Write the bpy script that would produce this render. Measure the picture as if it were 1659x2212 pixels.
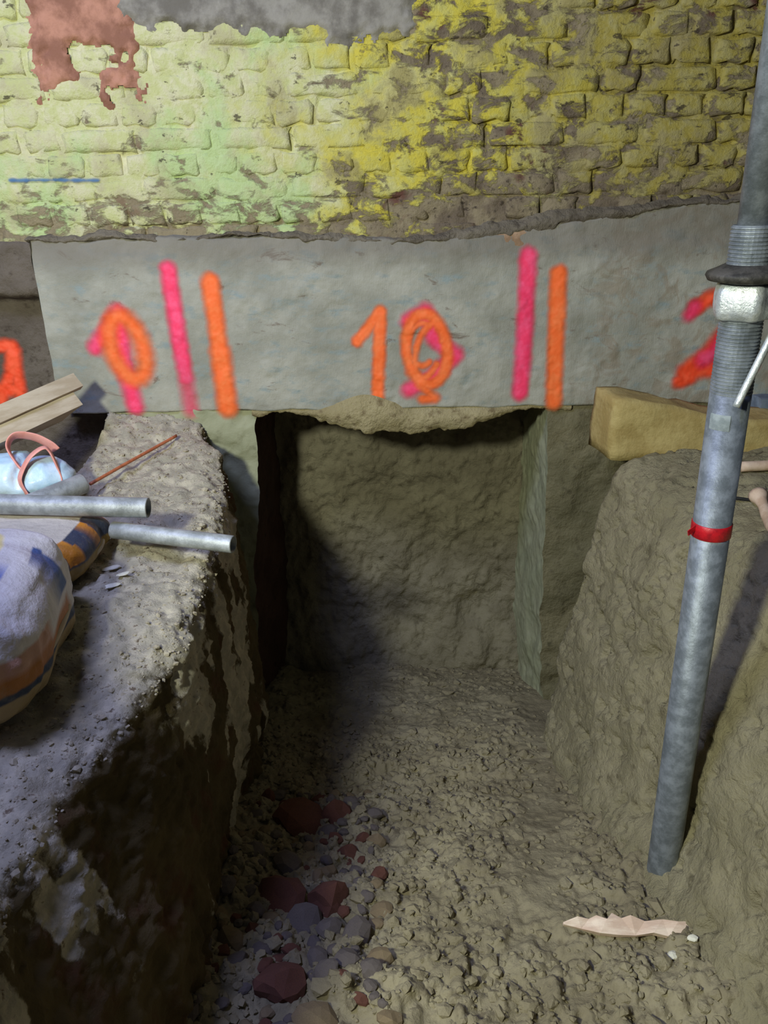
import bpy, bmesh, math, random
import numpy as np
from mathutils import Vector, Matrix

for o in list(bpy.data.objects):
    bpy.data.objects.remove(o)
random.seed(7)
scn = bpy.context.scene
COL = scn.collection

# ------------------------------------------------------------------ camera
cam_d = bpy.data.cameras.new('camera'); cam = bpy.data.objects.new('camera', cam_d); COL.objects.link(cam)
cam_d.sensor_fit = 'VERTICAL'; cam_d.sensor_height = 34.6; cam_d.sensor_width = 34.6; cam_d.lens = 26
cam.matrix_world = Matrix.Translation((0, 0, 1.7)) @ Matrix.Rotation(math.radians(90 - 23.6), 4, 'X') @ Matrix.Rotation(math.radians(-1.0), 4, 'Z')
cam_d.clip_start = 0.02
scn.camera = cam

# ------------------------------------------------------------------ light
def srgb(r, g, b):
    f = lambda c: (c / 255) / 12.92 if c / 255 <= 0.04045 else ((c / 255 + 0.055) / 1.055) ** 2.4
    return (f(r), f(g), f(b), 1.0)

world = bpy.data.worlds.new('world'); scn.world = world; world.use_nodes = True
world.node_tree.nodes['Background'].inputs[0].default_value = (0.66, 0.74, 1.0, 1)
world.node_tree.nodes['Background'].inputs[1].default_value = 0.034

def point_lamp(name, loc, energy, color, radius):
    d = bpy.data.lights.new(name, 'POINT'); d.energy = energy; d.color = color; d.shadow_soft_size = radius
    o = bpy.data.objects.new(name, d); COL.objects.link(o); o.location = loc
    return o
def area_lamp(name, loc, target, energy, color, size):
    d = bpy.data.lights.new(name, 'AREA'); d.energy = energy; d.color = color; d.size = size
    o = bpy.data.objects.new(name, d); COL.objects.link(o); o.location = loc
    o.rotation_euler = (Vector(target) - Vector(loc)).to_track_quat('-Z', 'Y').to_euler()
    return o
point_lamp('work_lamp', (-0.88, -0.12, 2.10), 190, (0.95, 1.0, 0.83), 0.10)
area_lamp('overhead_daylight', (-1.14, 0.70, 3.10), (-0.55, 1.0, 0.9), 42, (0.46, 0.53, 1.0), 0.6)

scn.view_settings.view_transform = 'Standard'; scn.view_settings.look = 'None'
scn.view_settings.exposure = 0.0; scn.view_settings.gamma = 1.0
scn.view_settings.use_curve_mapping = False

# ------------------------------------------------------------------ numpy noise
RNG = np.random.default_rng(11)
PERM = RNG.permutation(256).astype(np.int64)
VALS = RNG.random(256) * 2 - 1
def _h(i, j, k):
    return VALS[PERM[(PERM[(PERM[i & 255] + j) & 255] + k) & 255]]
def vnoise(p):
    i = np.floor(p).astype(np.int64); f = p - i
    u = f * f * f * (f * (f * 6 - 15) + 10)
    x, y, z = i[..., 0], i[..., 1], i[..., 2]; a, b, c = u[..., 0], u[..., 1], u[..., 2]
    def lx(yy, zz): return _h(x, yy, zz) * (1 - a) + _h(x + 1, yy, zz) * a
    return (lx(y, z) * (1 - b) + lx(y + 1, z) * b) * (1 - c) + (lx(y, z + 1) * (1 - b) + lx(y + 1, z + 1) * b) * c
def fbm(p, scale, octv=5, gain=0.5, off=0.0, stretch=(1, 1, 1)):
    q = p * np.array(stretch) * scale + off; s = 0; a = 1.0; t = 0
    for o in range(octv):
        s = s + a * vnoise(q); t += a; a *= gain; q = q * 2.03 + 17.3
    return s / t
def worley(p, scale, off=0.0):
    q = p * scale + off; i = np.floor(q).astype(np.int64); best = np.full(q.shape[:-1], 9.0)
    for dx in (-1, 0, 1):
        for dy in (-1, 0, 1):
            for dz in (-1, 0, 1):
                x, y, z = i[..., 0] + dx, i[..., 1] + dy, i[..., 2] + dz
                c = np.stack([x + .5 + .5 * _h(x, y, z), y + .5 + .5 * _h(y, z + 31, x), z + .5 + .5 * _h(z, x + 57, y)], -1)
                best = np.minimum(best, ((c - q) ** 2).sum(-1))
    return np.sqrt(best)
def sm(a, b, x):
    t = np.clip((x - a) / (b - a), 0, 1); return t * t * (3 - 2 * t)

def vdisp(P, a, s, octv=5):
    return P + np.stack([fbm(P, s, octv, off=1.0), fbm(P, s, octv, off=41.0), fbm(P, s, octv, off=77.0)], -1) * a

# ------------------------------------------------------------------ object helpers
def tag(o, label=None, cat=None, group=None, kind=None):
    if label: o['label'] = label
    if cat: o['category'] = cat
    if group: o['group'] = group
    if kind: o['kind'] = kind
    return o
def link(name, me, m, parent=None):
    o = bpy.data.objects.new(name, me); COL.objects.link(o)
    if m is not None and not me.materials: me.materials.append(m)
    if parent is not None: o.parent = parent
    return o
def empty(name, loc=(0, 0, 0)):
    o = bpy.data.objects.new(name, None); COL.objects.link(o); o.location = loc; o.empty_display_size = 0.05
    return o
def mesh_np(name, V, F, smooth=True):
    me = bpy.data.meshes.new(name); V = np.asarray(V, dtype=np.float32).reshape(-1, 3)
    F = np.asarray(F, dtype=np.int32); n = F.shape[1]
    me.vertices.add(len(V)); me.vertices.foreach_set('co', V.ravel())
    me.loops.add(F.size); me.loops.foreach_set('vertex_index', F.ravel())
    me.polygons.add(len(F)); me.polygons.foreach_set('loop_start', np.arange(0, F.size, n, dtype=np.int32))
    me.polygons.foreach_set('loop_total', np.full(len(F), n, dtype=np.int32))
    me.polygons.foreach_set('use_smooth', np.full(len(F), smooth))
    me.update(calc_edges=True); me.validate()
    return me
def grid_faces(nu, nv, keep=None, flip=False, wrap=False):
    I = np.arange(nu * nv).reshape(nu, nv)
    if wrap: I = np.concatenate([I, I[:1]], 0)
    a, b, c, d = I[:-1, :-1], I[1:, :-1], I[1:, 1:], I[:-1, 1:]
    F = np.stack([a, d, c, b] if flip else [a, b, c, d], -1)
    if keep is not None: F = F[keep]
    return F.reshape(-1, 4)
def normals(P, flip=False):
    du = np.gradient(P, axis=0); dv = np.gradient(P, axis=1)
    n = np.cross(du, dv); n /= np.linalg.norm(n, axis=-1, keepdims=True) + 1e-12
    return -n if flip else n
def compact(V, F):
    used = np.unique(F); m = np.full(len(V), -1); m[used] = np.arange(len(used))
    return V[used], m[F], used
def grid_obj(name, P, m, keep=None, flip=False, parent=None, attrs=None, smooth=True):
    nu, nv = P.shape[:2]
    F = grid_faces(nu, nv, keep, flip); V, F, used = compact(P.reshape(-1, 3), F)
    me = mesh_np(name, V, F, smooth)
    for k, a in (attrs or {}).items():
        at = me.attributes.new(k, 'FLOAT', 'POINT'); at.data.foreach_set('value', np.asarray(a, dtype=np.float32).ravel()[used])
    return link(name, me, m, parent)
def color_attr(me, name, C):
    at = me.color_attributes.new(name, 'FLOAT_COLOR', 'POINT')
    C = np.asarray(C, dtype=np.float32); at.data.foreach_set('color', C.ravel())
def bm_obj(name, bm, m, parent=None, smooth=False):
    me = bpy.data.meshes.new(name); bm.normal_update(); bm.to_mesh(me); bm.free()
    for p in me.polygons: p.use_smooth = smooth
    return link(name, me, m, parent)

# ------------------------------------------------------------------ materials
class NT:
    def __init__(s, name):
        s.m = bpy.data.materials.new(name); s.m.use_nodes = True; s.t = s.m.node_tree; s.n = s.t.nodes
        s.b = s.n['Principled BSDF']; s.pos = s.n.new('ShaderNodeNewGeometry').outputs['Position']
    def set(s, sock, v):
        if isinstance(v, bpy.types.NodeSocket): s.t.links.new(v, sock)
        else: sock.default_value = v
    def noise(s, scale, detail=5, rough=0.6, vec=None, stretch=None, dist=0.0):
        n = s.n.new('ShaderNodeTexNoise'); n.inputs['Scale'].default_value = scale; n.inputs['Detail'].default_value = detail
        n.inputs['Roughness'].default_value = rough; n.inputs['Distortion'].default_value = dist
        v = vec or s.pos
        if stretch:
            mp = s.n.new('ShaderNodeMapping'); mp.inputs['Scale'].default_value = stretch; s.t.links.new(v, mp.inputs[0]); v = mp.outputs[0]
        s.t.links.new(v, n.inputs['Vector']); return n.outputs['Fac']
    def voro(s, scale, vec=None, feature='F1'):
        n = s.n.new('ShaderNodeTexVoronoi'); n.feature = feature; n.inputs['Scale'].default_value = scale; s.t.links.new(vec or s.pos, n.inputs['Vector']); return n.outputs['Distance']
    def math(s, op, a, b=0.0, c=0.0):
        n = s.n.new('ShaderNodeMath'); n.operation = op
        s.set(n.inputs[0], a); s.set(n.inputs[1], b); s.set(n.inputs[2], c); return n.outputs[0]
    def sm(s, a, b, x):
        n = s.n.new('ShaderNodeMapRange'); n.interpolation_type = 'SMOOTHSTEP'
        lo, hi, t0, t1 = (a, b, 0, 1) if a < b else (b, a, 1, 0)
        s.set(n.inputs[0], x); n.inputs[1].default_value = lo; n.inputs[2].default_value = hi; n.inputs[3].default_value = t0; n.inputs[4].default_value = t1
        return n.outputs[0]
    def mix(s, f, a, b, mode='MIX'):
        n = s.n.new('ShaderNodeMix'); n.data_type = 'RGBA'; n.blend_type = mode
        s.set(n.inputs[0], f); s.set(n.inputs[6], a); s.set(n.inputs[7], b); return n.outputs[2]
    def xyz(s, v=None):
        n = s.n.new('ShaderNodeSeparateXYZ'); s.t.links.new(v or s.pos, n.inputs[0]); return n.outputs
    def attr(s, name, out='Fac'):
        n = s.n.new('ShaderNodeAttribute'); n.attribute_name = name; return n.outputs[out]
    def obj(s): return s.n.new('ShaderNodeTexCoord').outputs['Object']
    def bump(s, h, strength=0.5, dist=0.01):
        n = s.n.new('ShaderNodeBump'); n.inputs['Strength'].default_value = strength; n.inputs['Distance'].default_value = dist
        s.set(n.inputs['Height'], h); s.t.links.new(n.outputs[0], s.b.inputs['Normal'])
    def done(s, col, rough=0.9, metal=0.0, spec=0.25):
        s.set(s.b.inputs['Base Color'], col); s.set(s.b.inputs['Roughness'], rough); s.b.inputs['Metallic'].default_value = metal
        s.b.inputs['Specular IOR Level'].default_value = spec; return s.m

def earth_mat(name, c1, c2, c3, fine=140, bstr=0.5, spec=0.2, rough=0.9):
    t = NT(name)
    col = t.mix(t.sm(0.38, 0.62, t.noise(7, 6)), c1, c2)
    col = t.mix(t.sm(0.52, 0.72, t.noise(28, 5)), col, c3)
    n1 = t.noise(fine, 6, 0.7); n2 = t.noise(38, 4)
    t.bump(t.math('ADD', n1, t.math('MULTIPLY', n2, 1.6)), bstr, 0.012)
    return t.done(col, rough, 0, spec)
M = {}
M['floor'] = earth_mat('floor_clay', srgb(132, 122, 96), srgb(150, 140, 112), srgb(112, 102, 80))
M['bank_r'] = earth_mat('right_bank_clay', srgb(150, 141, 110), srgb(166, 156, 124), srgb(126, 117, 90), 150, 0.8)
M['pit'] = earth_mat('dark_olive_clay', srgb(112, 106, 80), srgb(128, 120, 92), srgb(92, 86, 64), 90, 0.5)  # darker olive tone for the clay face right of the recess
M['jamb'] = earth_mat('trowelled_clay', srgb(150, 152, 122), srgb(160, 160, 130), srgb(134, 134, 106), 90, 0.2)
M['recess'] = earth_mat('picked_clay', srgb(122, 114, 92), srgb(138, 130, 106), srgb(104, 96, 76), 80, 0.6)
M['soffit'] = earth_mat('dark_soffit', srgb(62, 42, 36), srgb(74, 52, 44), srgb(48, 34, 30), 80, 0.4)  # dark brown; on the recess's left side it carries painted shade
M['hang'] = earth_mat('hanging_mortar', srgb(158, 144, 104), srgb(178, 164, 124), srgb(128, 112, 80), 110, 0.7)
M['bed'] = earth_mat('bedding_mortar', srgb(118, 108, 92), srgb(136, 126, 108), srgb(92, 82, 68), 120, 0.8)
M['dark_wall'] = earth_mat('old_dark_concrete', srgb(96, 86, 74), srgb(112, 102, 90), srgb(70, 60, 50), 70, 0.5)

def bank_left_mat():
    t = NT('left_bank_earth')
    col = t.mix(t.sm(0.38, 0.62, t.noise(7, 6)), srgb(78, 66, 38), srgb(94, 80, 50))
    col = t.mix(t.sm(0.5, 0.72, t.noise(9, 5)), col, srgb(84, 54, 32))
    s = t.sm(0.42, 0.58, t.math('ADD', t.attr('slurry'), t.math('MULTIPLY', t.math('SUBTRACT', t.noise(45, 6, 0.7), 0.5), 0.55)))
    grey = t.mix(t.sm(0.4, 0.65, t.noise(30, 5)), srgb(168, 160, 140), srgb(198, 188, 164))
    grey = t.mix(t.sm(0.6, 0.72, t.noise(60, 3)), grey, srgb(120, 104, 84))
    col = t.mix(s, col, grey)
    t.bump(t.math('ADD', t.noise(130, 6, 0.7), t.math('MULTIPLY', s, 0.6)), 0.6, 0.012)
    return t.done(col, 0.85, 0, 0.25)
M['bank_l'] = bank_left_mat()

def concrete_mat():
    t = NT('grey_concrete')
    col = t.mix(t.sm(0.35, 0.65, t.noise(5, 6)), srgb(146, 144, 130), srgb(172, 169, 154))
    col = t.mix(t.sm(0.5, 0.72, t.noise(14, 6, 0.65, stretch=(1, 1, 2.2))), col, srgb(140, 150, 146))
    col = t.mix(t.sm(0.60, 0.70, t.noise(12, 6, 0.7, stretch=(0.7, 1, 1.6), dist=0.6)), col, srgb(122, 110, 96))
    x, y, z = t.xyz()
    tan = t.math('MULTIPLY', t.sm(0.48, 0.62, t.noise(16, 5, dist=0.8)), t.sm(0.50, 0.66, x))
    col = t.mix(t.math('MULTIPLY', tan, 0.55), col, srgb(142, 126, 104))
    edge = t.sm(1.47, 1.56, t.math('ADD', z, t.math('MULTIPLY', t.noise(12, 5), 0.06)))
    col = t.mix(t.math('MULTIPLY', edge, 0.7), col, srgb(120, 112, 98))
    t.bump(t.math('ADD', t.noise(60, 7, 0.7), t.math('MULTIPLY', t.noise(180, 3, stretch=(2.5, 1, 0.25)), 0.4)), 0.35, 0.01)
    return t.done(col, 0.8, 0, 0.3)
M['concrete'] = concrete_mat()

def painted_brick_mat():
    t = NT('flaking_limewashed_brick')
    x, y, z = t.xyz()
    nb = t.noise(6, 6); nm = t.noise(22, 7, 0.68); nf = t.noise(70, 6, 0.7); ns = t.noise(11, 6, 0.65)
    nbx = t.math('MULTIPLY', t.math('SUBTRACT', nb, 0.5), 1.1)
    yel = t.sm(-0.32, 0.06, t.math('ADD', x, nbx))
    pale = t.mix(t.sm(0.40, 0.62, nm), srgb(196, 196, 136), srgb(214, 208, 168))
    pale = t.mix(t.math('MULTIPLY', t.sm(0.48, 0.62, t.noise(4.2, 5, 0.6)), 0.75), pale, srgb(180, 202, 138))
    pale = t.mix(t.math('MULTIPLY', t.sm(0.50, 0.66, ns), 0.6), pale, srgb(168, 160, 116))
    yell = t.mix(t.sm(0.40, 0.62, nm), srgb(206, 190, 74), srgb(198, 190, 106))
    yell = t.mix(t.math('MULTIPLY', t.sm(0.52, 0.68, t.noise(5.5, 5)), 0.8), yell, srgb(196, 190, 140))
    yell = t.mix(t.math('MULTIPLY', t.sm(0.48, 0.64, ns), 0.65), yell, srgb(146, 130, 72))
    paint = t.mix(yel, pale, yell)
    dirt = t.sm(0.18, 0.66, t.math('ADD', x, t.math('MULTIPLY', nbx, 0.6)))
    paint = t.mix(t.math('MULTIPLY', dirt, 0.62), paint, t.mix(t.sm(0.35, 0.65, nm), srgb(128, 112, 68), srgb(156, 142, 104)))
    # paint loss: more at the bottom course and through the middle right
    low = t.math('MULTIPLY', t.sm(1.74, 1.58, z), 0.15)
    mid = t.math('MULTIPLY', t.math('MULTIPLY', t.sm(-0.05, 0.2, x), t.sm(0.62, 0.36, x)), 0.075)
    rt = t.math('MULTIPLY', t.sm(0.4, 0.6, x), 0.03)
    lossn = t.math('ADD', t.noise(17, 8, 0.66, stretch=(0.75, 1, 1.3), dist=0.4), t.math('ADD', low, t.math('ADD', mid, rt)))
    lossn = t.math('SUBTRACT', lossn, t.math('MULTIPLY', t.sm(0.05, -0.30, x), 0.045))
    loss = t.sm(0.545, 0.635, lossn)
    bare = t.mix(t.sm(0.42, 0.6, t.noise(9, 4)), srgb(146, 132, 104), srgb(116, 102, 84))
    bare = t.mix(t.sm(0.60, 0.68, t.noise(7, 3)), bare, srgb(104, 70, 58))
    bare = t.mix(t.sm(0.52, 0.7, nf), bare, srgb(74, 64, 54))
    bare = t.mix(t.math('MULTIPLY', t.sm(0.1, -0.3, x), 0.45), bare, srgb(160, 146, 112))
    col = t.mix(loss, paint, bare)
    # black-brown specks and holes, denser towards the middle right
    sp = t.math('ADD', t.noise(34, 5, 0.6, stretch=(0.7, 1, 1.2)), t.math('MULTIPLY', t.sm(-0.2, 0.35, x), 0.035))
    col = t.mix(t.math('MULTIPLY', t.sm(0.655, 0.70, sp), 0.8), col, srgb(66, 56, 46))
    h = t.math('ADD', t.math('MULTIPLY', t.math('SUBTRACT', 1.0, loss), 1.3), t.math('ADD', nf, t.math('MULTIPLY', nm, 1.6)))
    t.bump(h, 0.6, 0.011)
    return t.done(col, 0.88, 0, 0.2)
M['brick'] = painted_brick_mat()
M['mortar_dark'] = None

def simple(name, c1, c2, scale=20, rough=0.8, metal=0.0, bstr=0.2, bscale=80, spec=0.3, stretch=None, coords='world'):
    t = NT(name); v = t.obj() if coords == 'obj' else None
    col = t.mix(t.sm(0.38, 0.64, t.noise(scale, 6, 0.65, vec=v, stretch=stretch)), c1, c2)
    t.bump(t.noise(bscale, 5, 0.65, vec=v, stretch=stretch), bstr, 0.006)
    return t.done(col, rough, metal, spec)
M['grey_render'] = simple('grey_cement_render', srgb(108, 102, 92), srgb(148, 142, 130), 12, 0.85, bstr=0.5, bscale=40)
M['terracotta'] = simple('terracotta_render', srgb(138, 94, 74), srgb(182, 130, 106), 13, 0.85, bstr=0.5, bscale=50)
M['smear'] = simple('brown_plaster_smear', srgb(140, 112, 84), srgb(170, 140, 112), 24, 0.9, bstr=0.6, bscale=60)
M['steel'] = simple('dull_galvanised_steel', srgb(104, 110, 114), srgb(138, 144, 150), 30, 0.5, 0.35, 0.15, 200, 0.5)
M['splash'] = simple('pale_mortar_splash', srgb(122, 130, 132), srgb(146, 154, 156), 60, 0.8)
M['steel_dark'] = simple('rusty_dark_steel', srgb(52, 50, 46), srgb(84, 80, 74), 40, 0.6, 0.3, 0.3, 120)
M['silver'] = simple('bright_cast_nut', srgb(180, 186, 186), srgb(216, 220, 218), 40, 0.38, 0.5, 0.4, 120, 0.5)
M['tube'] = simple('scaffold_tube_steel', srgb(138, 142, 142), srgb(176, 180, 182), 25, 0.5, 0.25, 0.2, 150, 0.5)
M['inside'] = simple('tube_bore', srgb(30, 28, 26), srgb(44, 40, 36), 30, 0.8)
M['redtape'] = simple('red_tape', srgb(190, 22, 34), srgb(150, 18, 30), 60, 0.4, spec=0.5)
M['copper'] = simple('copper_rod', srgb(196, 118, 80), srgb(170, 98, 66), 60, 0.5, 0.2)
M['plank'] = simple('planed_timber', srgb(176, 160, 134), srgb(196, 182, 158), 8, 0.7, bstr=0.15, stretch=(1, 1, 6))
M['baulk'] = simple('clay_smeared_timber', srgb(164, 142, 86), srgb(186, 166, 108), 16, 0.85, bstr=0.5, bscale=70)
M['splinter'] = simple('split_pale_wood', srgb(206, 178, 156), srgb(232, 212, 190), 40, 0.7, bstr=0.4, bscale=120, stretch=(0.2, 1, 1))
M['offcut'] = simple('pale_offcut_wood', srgb(186, 158, 132), srgb(208, 184, 160), 20, 0.75)
M['plastic'] = simple('pale_blue_plastic', srgb(168, 200, 222), srgb(200, 222, 234), 14, 0.35, bstr=0.3, bscale=40, spec=0.5)
M['plastic_print'] = simple('magenta_print', srgb(168, 52, 92), srgb(200, 84, 110), 30, 0.4)
M['pink'] = simple('salmon_ribbon', srgb(214, 138, 122), srgb(226, 160, 150), 20, 0.5, bstr=0.15)
M['black'] = simple('black_wire_sheath', srgb(28, 28, 28), srgb(40, 40, 40), 30, 0.5)
M['bluegrey'] = simple('blue_grey_sheet', srgb(96, 108, 122), srgb(116, 128, 140), 20, 0.6)
M['redbrick'] = simple('broken_red_brick', srgb(112, 72, 56), srgb(90, 58, 48), 40, 0.9, bstr=0.5, coords='obj')
M['greystone'] = simple('grey_rubble_stone', srgb(116, 106, 98), srgb(92, 84, 80), 40, 0.9, bstr=0.5, coords='obj')
M['tanstone'] = simple('tan_clay_lump', srgb(140, 122, 92), srgb(116, 100, 76), 40, 0.9, bstr=0.5, coords='obj')
M['crumb'] = simple('dried_slurry_crumbs', srgb(146, 136, 114), srgb(176, 166, 142), 30, 0.9)
M['whitechip'] = simple('white_plaster_glint', srgb(220, 216, 196), srgb(200, 196, 178), 40, 0.8)

# ================================================================== SETTING
WY = 2.20          # face of the concrete band
# ---------------- brick wall: mortar bed + bricks
BZ0, CH, NC = 1.525, 0.060, 12
XL, XR = -1.03, 1.68
def brick_mesh(name, L, H, D, seed):
    """worn brick: front face a small grid, rounded arrises, sides running back"""
    r = np.random.default_rng(seed)
    us = [-.5, -.40, -.15, .15, .40, .5]; vs = [-.5, -.32, .32, .5]
    nu, nv = len(us), len(vs); V = np.zeros((nu, nv, 3))
    for i, u in enumerate(us):
        for j, v in enumerate(vs):
            ex, ez = i in (0, nu - 1), j in (0, nv - 1)
            y = 0.0028 if (ex or ez) else 0.0
            if ex and ez: y = 0.0065
            V[i, j] = (u * L + r.normal(0, .0036), y + r.normal(0, .0019), v * H + r.normal(0, .0030))
    F = grid_faces(nu, nv).tolist()
    ring = [(i, 0) for i in range(nu)] + [(nu - 1, j) for j in range(1, nv)] + [(i, nv - 1) for i in range(nu - 2, -1, -1)] + [(0, j) for j in range(nv - 2, 0, -1)]
    Vl = V.reshape(-1, 3).tolist(); idx = [i * nv + j for i, j in ring]; base = len(Vl)
    for k in idx: Vl.append([Vl[k][0], D, Vl[k][2]])
    n = len(idx)
    for k in range(n): F.append([idx[k], base + k, base + (k + 1) % n, idx[(k + 1) % n]])
    me = mesh_np(name, Vl, F, True)
    me.materials.append(M['brick']); return me
variants = {L: [brick_mesh('brick', L - .010, CH - .0085, .055, s * 31 + int(L * 1000)) for s in range(7)] for L in (.1, .2)}
xs = np.arange(XL - .02, XR + .05, .007); zs = np.arange(BZ0 - .03, BZ0 + NC * CH + .02, .007)
X, Z = np.meshgrid(xs, zs, indexing='ij')
P = np.stack([X, np.full_like(X, WY + .030), Z], -1)
# mortar is flush on the left, raked and missing on the right
rake = -.0008 + .013 * sm(.12, .5, .34 * sm(-.1, .35, X) + .85 * fbm(P, 9, 5, off=5))
P[..., 1] += rake + .0035 * fbm(P, 30, 4)
wall = tag(grid_obj('wall_back', P, M['brick'], flip=False), 'old brick wall with flaking yellow and pale green paint above the concrete band', 'wall', kind='structure')
random.seed(3)
for c in range(NC):
    z = BZ0 + (c + .5) * CH; L = .2 if c % 2 == 0 else .1
    x = XL + (0 if c % 2 == 0 else .055) + random.uniform(-.008, .008)
    if c % 2 == 0: pattern = None
    while x < XR:
        Lb = L
        if L == .2 and random.random() < .35: Lb = .1
        b = bpy.data.objects.new('brick', random.choice(variants[Lb])); COL.objects.link(b); b.parent = wall
        off = random.uniform(-.0025, .0025) + (random.uniform(-.004, .007) if x > .0 else 0)
        b.location = (x + Lb / 2, WY + .0265 + off, z + random.uniform(-.0015, .0015))
        b.rotation_euler = (random.uniform(-.012, .012), random.uniform(-.006, .006), random.uniform(-.012, .012))
        x += Lb + random.uniform(-.002, .004)

def patch(name, m, poly_fn, x0, x1, z0, z1, y, thick, res=.006, parent=None):
    xs = np.arange(x0, x1, res); zs = np.arange(z0, z1, res); X, Z = np.meshgrid(xs, zs, indexing='ij')
    P = np.stack([X, np.full_like(X, y), Z], -1)
    s = poly_fn(X, Z, P)                     # >0 inside
    t = sm(-.01, .03, s)
    P[..., 1] = y - thick * t - .004 * t * fbm(P, 24, 5) + .006 * (1 - t)
    k = s > -.008
    keep = k[:-1, :-1] & k[1:, :-1] & k[1:, 1:] & k[:-1, 1:]
    return grid_obj(name, P, m, keep, parent=parent)
def box_sd(X, Z, x0, x1, z0, z1): return np.minimum(np.minimum(X - x0, x1 - X), np.minimum(Z - z0, z1 - Z))
def grey_fn(X, Z, P):
    lower = 2.035 - .035 * sm(-.35, -.1, X) + .05 * sm(-.02, .12, X)
    return np.minimum(np.minimum(X + .66, .10 - X + .25 * (Z - 2.05)), Z - lower) + .06 * fbm(P, 11, 5) + .03 * fbm(P, 40, 4, off=3)
tag(patch('render_patch', M['grey_render'], grey_fn, -.72, .22, 1.95, 2.245, WY + .024, .008, parent=wall), 'smeared grey cement render')
def terra_fn(X, Z, P):
    a = np.maximum(box_sd(X, Z, -.865, -.60, 1.98, 2.30), np.maximum(box_sd(X, Z, -.865, -.835, 1.885, 2.2), box_sd(X, Z, -.69, -.60, 1.885, 2.2)))
    a = np.maximum(a, box_sd(X, Z, -.84, -.74, 1.92, 2.2))
    return a + .034 * fbm(P, 16, 5, off=7) + .020 * fbm(P, 50, 4, off=2) - .05 * sm(.15, .4, fbm(P, 14, 4, off=19)) * sm(2.06, 1.98, Z)
tag(patch('render_patch', M['terracotta'], terra_fn, -.93, -.55, 1.85, 2.245, WY + .023, .008, .005, parent=wall), 'terracotta coloured render')

# ---------------- concrete band
def band_y(P):
    return WY + .0045 * fbm(P, 6, 5) + .003 * fbm(P, 30, 4, off=4) - .004 * sm(.1, .5, fbm(P, 13, 4, off=9)) \
        + .010 * sm(1.50, 1.56, P[..., 2] + .05 * fbm(P, 9, 4, off=1)) 
BL = -.945
xs = np.arange(BL, 1.72, .006); nt = 110
X, T = np.meshgrid(xs, np.linspace(0, 1, nt), indexing='ij')
Q = np.stack([X, X * 0, X * 0], -1)
ztop = 1.553 - .016 * sm(-.2, .1, X) + .085 * sm(.1, .95, X) + .010 * fbm(Q, 14, 4)
zbot = 1.070 + .007 * fbm(Q, 12, 4, off=8)
Zg = zbot + (ztop - zbot) * np.clip((T - .05) / .89, 0, 1)
P = np.stack([X, X * 0 + WY, Zg], -1); P[..., 1] = band_y(P)
# rolled-over top and bottom edges going back under the bricks / over the pit
P[..., 1] += np.where(T < .05, (.05 - T) / .05 * .10, 0) + np.where(T > .94, (T - .94) / .06 * .055, 0)
P[..., 2] += np.where(T > .94, (T - .94) / .06 * .012 + .004 * fbm(P, 50, 3), 0)
# rounded left end
band = tag(grid_obj('wall_footing', P, M['concrete']), 'grey concrete band below the painted bricks with pink and orange spray marks', 'wall', kind='structure')
# left end return of the band
Zs, Ys = np.meshgrid(np.linspace(1.065, 1.555, 60), np.linspace(WY - .0, WY + .12, 16), indexing='ij')
P = np.stack([np.full_like(Zs, BL), Ys, Zs], -1); P[..., 0] += .006 * fbm(P, 20, 4)
grid_obj('band_end', P, M['concrete'], flip=True, parent=band)
# crumbly bedding mortar between band and bricks
xs_ = np.arange(BL - .01, 1.71, .004); X, T = np.meshgrid(xs_, np.linspace(0, 1, 16), indexing='ij'); Q = np.stack([X, X * 0, X * 0], -1)
zc = 1.553 - .016 * sm(-.2, .1, X) + .085 * sm(.1, .95, X) + .012 * fbm(Q, 9, 4, off=3)
hw = .012 + .010 * fbm(Q, 16, 4, off=14) + .016 * sm(.15, .3, X) * sm(.7, .5, X)
P = np.stack([X, WY + .022 - .018 * np.sin(T * math.pi), zc + (T - .45) * 2 * hw], -1); P = vdisp(P, .010, 30, 4)
tag(grid_obj('bedding_mortar', P, M['bed'], parent=band), 'crumbly brown bedding mortar')
# brown plaster smear breaking through near the right pink stripe
def smear_fn(X, Z, P): return .035 - np.hypot((X - .385) / 2.4, Z - 1.525) + .018 * fbm(P, 30, 4)
tag(patch('plaster_smear', M['smear'], smear_fn, .25, .53, 1.47, 1.58, WY + .006, .005, .004, parent=band), 'pinkish brown plaster smear')

# ragged mortar hanging from the underside of the band
xs = np.arange(-.385, .56, .004); nt = 60
X, T = np.meshgrid(xs, np.linspace(0, 1, nt), indexing='ij'); Q = np.stack([X, X * 0, X * 0], -1)
low = 1.058 - .062 * sm(-.26, .0, X) * sm(.42, .18, X) + .012 * fbm(Q, 14, 5) + .008 * fbm(Q, 60, 3)
top = 1.074 + .042 * np.exp(-((X + .05) / .09) ** 2)
a = np.clip(T / .45, 0, 1); b = np.clip((T - .45) / .55, 0, 1)
P = np.stack([X, WY + .006 - .011 * sm(.0, .02, top - 1.076) - .014 * np.sin(a * math.pi) * sm(0, .05, top - low) + .34 * b, top + (low - top) * a + (1.058 - low) * sm(0, .35, b)], -1)
P = P + normals(P)[..., :] * (.010 * fbm(P, 22, 5) * a)[..., None]
tag(grid_obj('hanging_mortar', P, M['hang'], parent=band), 'ragged tan mortar hanging under the band')

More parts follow.
